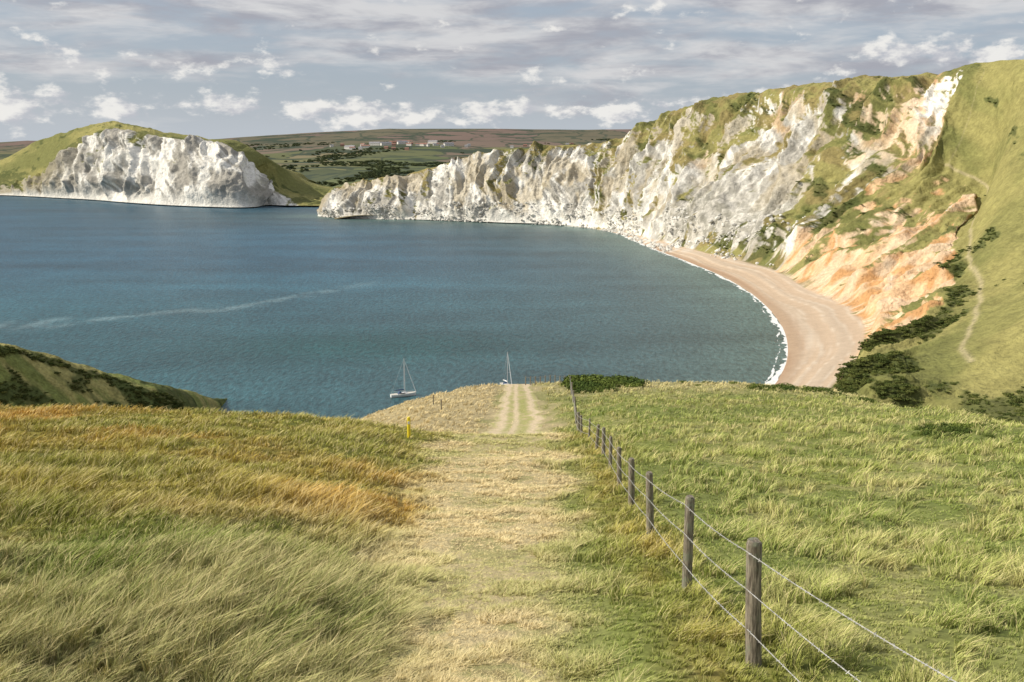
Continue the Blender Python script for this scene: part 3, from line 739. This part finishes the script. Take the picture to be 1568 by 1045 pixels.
# ------------------------------------------------------------------ yachts
m_hull=simple('gelcoat',(.78,.79,.80),.3,nscale=2,var=.04);m_blue=simple('blue_canvas',(.03,.07,.16),.7);m_alu=simple('mast_alloy',(.62,.62,.62),.4,.2,nscale=2,var=.05);m_dark=simple('dark_glass',(.03,.035,.04),.2);m_deck=simple('deck',(.6,.58,.52),.6,var=.06)
def yacht(loc,rz,blue):
    e=bpy.data.objects.new('sailing_yacht',None);link(e);e.location=loc;e.rotation_euler[2]=rz;e.scale=(1.08,)*3
    h=MB();n_=15;vs=[];m=7
    for i in range(n_):
        t=i/(n_-1);x=-4.6+9.4*t+0
        bw=1.55*(math.sin(math.pi*min(1,(t*.82+.16)))**.6 if t<1 else 0)*(1 if t<.98 else .05)
        if t==1: bw=.03
        sh=.95+.35*t**2+.1*(1-t)
        for k in range(m):
            a=-1+2*k/(m-1);yy=bw*np.sign(a)*abs(a)**.6;zz=-.45+(sh+.45)*abs(a)**1.7 if abs(a)<1 else sh
            vs.append((x+(.35*t**3*(abs(a))),yy,zz))
    fs=[(i*m+k,i*m+k+1,(i+1)*m+k+1,(i+1)*m+k) for i in range(n_-1) for k in range(m-1)]
    fs.append(tuple(range(m)))
    h.add(vs,fs,0);h.obj('hull',[m_hull],e,smooth=False)
    d=MB();dv=[];
    for i in range(n_):
        dv+=[(vs[i*m][0],vs[i*m][1]*.97,vs[i*m][2]-.06),(vs[i*m+m-1][0],vs[i*m+m-1][1]*.97,vs[i*m+m-1][2]-.06)]
    d.add(dv,[(2*i,2*i+2,2*i+3,2*i+1) for i in range(n_-1)],0);d.obj('deck',[m_deck],e)
    c=MB()
    c.add([(-1.6,-.95,.9),(2.2,-.7,1.0),(2.2,.7,1.0),(-1.6,.95,.9),(-1.5,-.8,1.5),(1.5,-.55,1.42),(1.5,.55,1.42),(-1.5,.8,1.5)],[(4,5,6,7),(0,1,5,4),(1,2,6,5),(2,3,7,6),(3,0,4,7)],0)
    c.box((-.2,-.9,1.22),(1.8,.12,.2),1);c.box((-.2,.9,1.22),(1.8,.12,.2),1);c.obj('cabin',[m_hull,m_dark],e)
    s=MB();s.add([(-1.9,-.9,1.0),(-1.9,.9,1.0),(-1.2,.8,2.05),(-1.2,-.8,2.05),(-.5,-.75,1.5),(-.5,.75,1.5)],[(0,1,2,3),(3,2,5,4),(0,3,4),(1,5,2)],0);s.obj('spray_hood',[m_blue],e)
    r=MB();r.tube([(.7,0,1.3),(.7,0,8),(.7,0,14.2)],[.14,.13,.10],8);r.tube([(.7,0,2.3),(-3.4,0,2.25)],.08,8)
    r.tube([(.7,-1.,6.),(.7,1.,6.)],.04,5);r.tube([(.7,-.8,10),(.7,.8,10)],.04,5);r.obj('mast_and_boom',[m_alu],e)
    f=MB();f.tube([(.4,0,2.5),(-1.5,0,2.52),(-3.3,0,2.4)],[.2,.19,.1],8,0);f.tube([(4.9,0,1.5),(2.6,0,8.3),(.95,0,13.2)],[.11,.09,.05],7,1);f.obj('furled_sails',[m_blue if blue else m_hull,m_hull],e)
    w=MB()
    for p,q_ in [((.7,0,14.1),(-4.5,0,1.1)),((.7,0,14.1),(5.0,0,1.35)),((.7,1.,6),(.6,1.5,1.)),((.7,-1.,6),(.6,-1.5,1.)),((.7,1.,6),(.7,.8,10)),((.7,-1.,6),(.7,-.8,10)),((.7,.8,10),(.7,0,14)),((.7,-.8,10),(.7,0,14))]: w.tube([p,q_],.02,4)
    for x in (-4,-2.6,-1,.8,2.5,4): 
        for sgn in(-1,1): 
            yy=sgn*np.interp(x,[-4.6,-1,2,4.6],[1.1,1.5,1.25,.35]);w.tube([(x,yy,1.),(x,yy,1.65)],.02,4)
    for sgn in(-1,1): w.tube([(x,sgn*np.interp(x,[-4.6,-1,2,4.6],[1.1,1.5,1.25,.35]),1.65) for x in(-4,-2.6,-1,.8,2.5,4)],.015,4)
    w.obj('rigging',[m_alu],e)
yacht(PZ(617,607,0),math.radians(22),True)
yacht(PZ(776,594,0),math.radians(-65),False)
# ------------------------------------------------------------------ fence
m_wood,t,b=newmat('weathered_post')
tc=t.new('ShaderNodeTexCoord').outputs['Object']
n_=t.noise(t.vmul(tc,(60,60,5)),1,5,.65);n3=t.noise(tc,9,4)
c_=t.mixc(t.mapr(n_,.35,.65),(.09,.075,.055),(.31,.27,.21));c_=t.mixc(t.mapr(n3,.5,.7),c_,(.21,.22,.16))
t.put(b.inputs['Base Color'],c_);b.inputs['Roughness'].default_value=.9
bn=t.new('ShaderNodeBump');bn.inputs['Distance'].default_value=.012;t.put(bn.inputs['Height'],n_);t.put(b.inputs['Normal'],bn.outputs[0])
m_wire=simple('galvanised_wire',(.50,.50,.49),.45,.2,nscale=20)
fence=bpy.data.objects.new('post_and_wire_fence',None);link(fence)
posts=[(2.5,3.9),(2.30,8.2),(2.42,12.2),(2.76,17.7),(3.07,23.),(3.5,29.3),(3.75,34.5),(3.95,39.2),(3.98,43.),(3.9,46.2),(3.8,49.5),(3.95,54),(4.3,60),(4.7,67),(5.1,74),(5.5,82),(5.9,91),(6.4,100),(6.7,109)]
tops=[]
for k,(x,y) in enumerate(posts):
    z=float(zf(x,y));r_=np.random.default_rng(k+5);lx_,ly_=r_.normal(0,.045),r_.normal(0,.04)
    if k==1: lx_,ly_=-.07,0
    H=(1.38 if k<6 else 1.22)+r_.normal(0,.05);rad=.075*(1+.12*r_.normal())
    m=MB()
    pts_=[(x+lx_*q_,y+ly_*q_,z-.3+(H+.3)*q_) for q_ in(0,.25,.5,.75,.985,1.)]
    m.tube(pts_,[rad*1.05,rad*1.03,rad,rad*.98,rad*.96,rad*.82],14)
    V=[];
    for i_,vv in enumerate(m.v): V.append((vv[0]+r_.normal(0,.002),vv[1]+r_.normal(0,.002),vv[2]+(.012*math.sin(i_) if i_>=70 else 0)))
    m.v=V;o=m.obj('post_%02d'%k,[m_wood],fence,smooth=False)
    tops.append((x,y,z,H,lx_,ly_,rad))
wr=MB();r_=np.random.default_rng(3)
for hfrac in(.92,.62,.30):
    for a,b_ in zip(tops[:-1],tops[1:]):
        def at_(t_,q_): return np.array([t_[0]+t_[4]*q_-t_[6]*1.05,t_[1]+t_[5]*q_,t_[2]+t_[3]*q_])
        p0,p1=at_(a,hfrac),at_(b_,hfrac)
        L_=np.linalg.norm(p1-p0);nseg=14;sag=.03+.02*r_.uniform()
        far=a[1]>14
        line=[p0+(p1-p0)*s-np.array([0,0,4*sag*s*(1-s)]) for s in np.linspace(0,1,nseg)]
        rad=.0025+.00009*min(a[1],60)
        if far: wr.tube(line,rad,5)
        else:
            ns_=int(L_/.02);
            for ph in(0,math.pi):
                ln=[]
                for i_ in range(ns_+1):
                    s=i_/ns_;p=p0+(p1-p0)*s-np.array([0,0,4*sag*s*(1-s)]);an=ph+s*L_/.09*2*math.pi
                    ln.append(p+np.array([math.cos(an)*.0035,0,math.sin(an)*.0035]))
                wr.tube(ln,.0024,4)
        if a[1]<35:
            nb=int(L_/.13)
            for i_ in range(1,nb):
                s=i_/nb;p=p0+(p1-p0)*s-np.array([0,0,4*sag*s*(1-s)]);d=r_.normal(size=3);d/=np.linalg.norm(d);d*=.017
                wr.tube([p-d,p+d],.0022,3);wr.tube([p-d*np.array([-1,1,1]),p+d*np.array([-1,1,1])],.0022,3)
wr.obj('barbed_wires',[m_wire],fence)
f2=bpy.data.objects.new('crest_fence',None);link(f2)
pp=[]
for k in range(9):
    Y=107+k*1.2;X=(806+k*8-784)/1450*.965*Y*1.0
    z=float(zf(X,Y));m=MB();m.tube([(X,Y,z-.2),(X+.02,Y,z+1.05)],[.07,.06],8);m.obj('post_%02d'%k,[m_wood],f2);pp.append((X,Y,z))
m=MB()
for hh in(.4,.95): m.tube([(a,b_,c_+hh) for a,b_,c_ in pp],.012,4)
m.obj('wires',[m_wire],f2)
m_yel=simple('yellow_paint',(.78,.62,.03),.5,var=.08)
def zpx(px,Y): X=(px-784)/1450*.965*Y*1.0;return X,Y,float(zf(X,Y))
x,y,z=zpx(614,46);m=MB();m.tube([(x,y,z-.3),(x,y,z+1.05),(x,y,z+1.08)],[.085,.085,.06],12);m.box((x,y-.09,z+.8),(.1,.02,.14),1);m.obj('yellow_marker_post',[m_yel,m_hull])
for k,(px,Y,h) in enumerate([(668,85,1.1),(655,92,1.0)]):
    x,y,z=zpx(px,Y);m=MB();m.tube([(x,y,z-.3),(x,y,z+h),(x,y,z+h+.03)],[.06,.055,.04],8);m.obj('wooden_stake',[m_wood])
def gorse(name,lst,seed):
    r=np.random.default_rng(seed);P_=[];S_=[]
    for (px0,px1,Y0,Y1,n_,s0,s1) in lst:
        for _ in range(n_):
            px=r.uniform(px0,px1);Y=r.uniform(Y0,Y1);x,y,z=zpx(px,Y);s=r.uniform(s0,s1);P_.append((x,y,z-.12*s));S_.append(s)
    K_=len(P_);S_=np.array(S_)
    scatter(name,np.array(P_),np.stack([0*S_,0*S_,r.uniform(0,6,K_)],1),np.stack([S_,S_,S_*.85],1),mix(np.array([.065,.10,.028]),np.array([.15,.19,.045]),r.uniform(size=K_)),r.integers(0,3,K_),gbcol)
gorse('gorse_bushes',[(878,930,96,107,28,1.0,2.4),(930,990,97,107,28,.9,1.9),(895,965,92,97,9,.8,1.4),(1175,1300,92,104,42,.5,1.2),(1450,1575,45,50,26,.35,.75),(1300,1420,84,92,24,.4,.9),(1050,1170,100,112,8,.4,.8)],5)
# ------------------------------------------------------------------ sky and sun
az=math.radians(-94);el=math.radians(35)
sd=Vector((math.sin(az)*math.cos(el),math.cos(az)*math.cos(el),math.sin(el)))
sl_=bpy.data.lights.new('sun','SUN');sl_.energy=5.0;sl_.angle=math.radians(.5);sl_.color=(1,.915,.77)
so=link(bpy.data.objects.new('sun',sl_));so.rotation_euler=sd.to_track_quat('Z','Y').to_euler()
w=bpy.data.worlds.new('World');S.world=w;w.use_nodes=True
t=NT(w.node_tree);bg=w.node_tree.nodes['Background']
sk_=t.new('ShaderNodeTexSky',sky_type='NISHITA',sun_disc=False,sun_elevation=el,sun_rotation=az%(2*math.pi),air_density=1.,dust_density=1.5,ozone_density=1.)
gen=t.new('ShaderNodeTexCoord').outputs['Generated']
sep=t.new('ShaderNodeSeparateXYZ');t.put(sep.inputs[0],gen)
z=sep.outputs[2];x=sep.outputs[0]
base=t.mixc(.70,sk_.outputs[0],(4.9,5.55,6.5))
hz=t.mapr(z,0,.08,1,0)
base=t.mixc(t.math('MULTIPLY',hz,.7),base,(6.2,6.7,7.3))
n1=t.noise(t.vmul(gen,(4,4,26)),1,5,.55,.5)
n1b=t.noise(t.vmul(gen,(10,10,50)),1,4,.6,.4)
cov=t.math('ADD',t.math('MULTIPLY',n1,.65),t.math('MULTIPLY',n1b,.35))
cov=t.math('ADD',cov,t.mapr(z,.03,.13,-.09,.09,smooth=False))
shade=t.noise(t.vmul(gen,(8,8,38)),1,5,.6,.3)
dark=t.mixc(t.mapr(shade,.36,.62),(4.3,4.35,4.9),(7.7,7.65,7.7))
base=t.mixc(t.mapr(cov,.43,.61,0,.9),base,dark)
def cum(off):
    vv=t.new('ShaderNodeVectorMath',operation='ADD');t.put(vv.inputs[0],t.vmul(gen,(23,23,46)));vv.inputs[1].default_value=off
    return t.noise(vv.outputs[0],1,6,.58,0)
c0=cum((0,0,0));c1=cum((-.25,-.1,.28))
def g1d(v,c,s):
    a=t.math('DIVIDE',t.math('SUBTRACT',v,c),s);return t.math('EXPONENT',t.math('MULTIPLY',t.math('MULTIPLY',a,a),-1))
band=t.math('MULTIPLY',g1d(z,.043,.015),.21)
bigr=t.math('MULTIPLY',t.math('MULTIPLY',g1d(z,.092,.017),g1d(x,.42,.075)),.27)
lft=t.math('MULTIPLY',t.math('MULTIPLY',g1d(z,.084,.011),g1d(x,-.32,.11)),.15)
den=t.math('ADD',c0,t.math('ADD',band,t.math('ADD',bigr,lft)))
mask=t.mapr(den,.60,.74)
lit=t.mapr(t.math('SUBTRACT',c0,c1),-.12,.12)
cc_=t.mixc(lit,(5.9,6.0,6.5),(9.9,9.7,9.3))
fin=t.mixc(t.math('MULTIPLY',mask,.9),base,cc_)
t.put(bg.inputs[0],fin);bg.inputs[1].default_value=.09
# ------------------------------------------------------------------ camera
cam=bpy.data.cameras.new('camera');co=link(bpy.data.objects.new('camera',cam))
co.location=(0,0,CH);co.rotation_euler=(math.radians(90)-PIT,0,0)
cam.sensor_width=36;cam.lens=36*FP/1568;cam.clip_start=.1;cam.clip_end=100000
S.camera=co
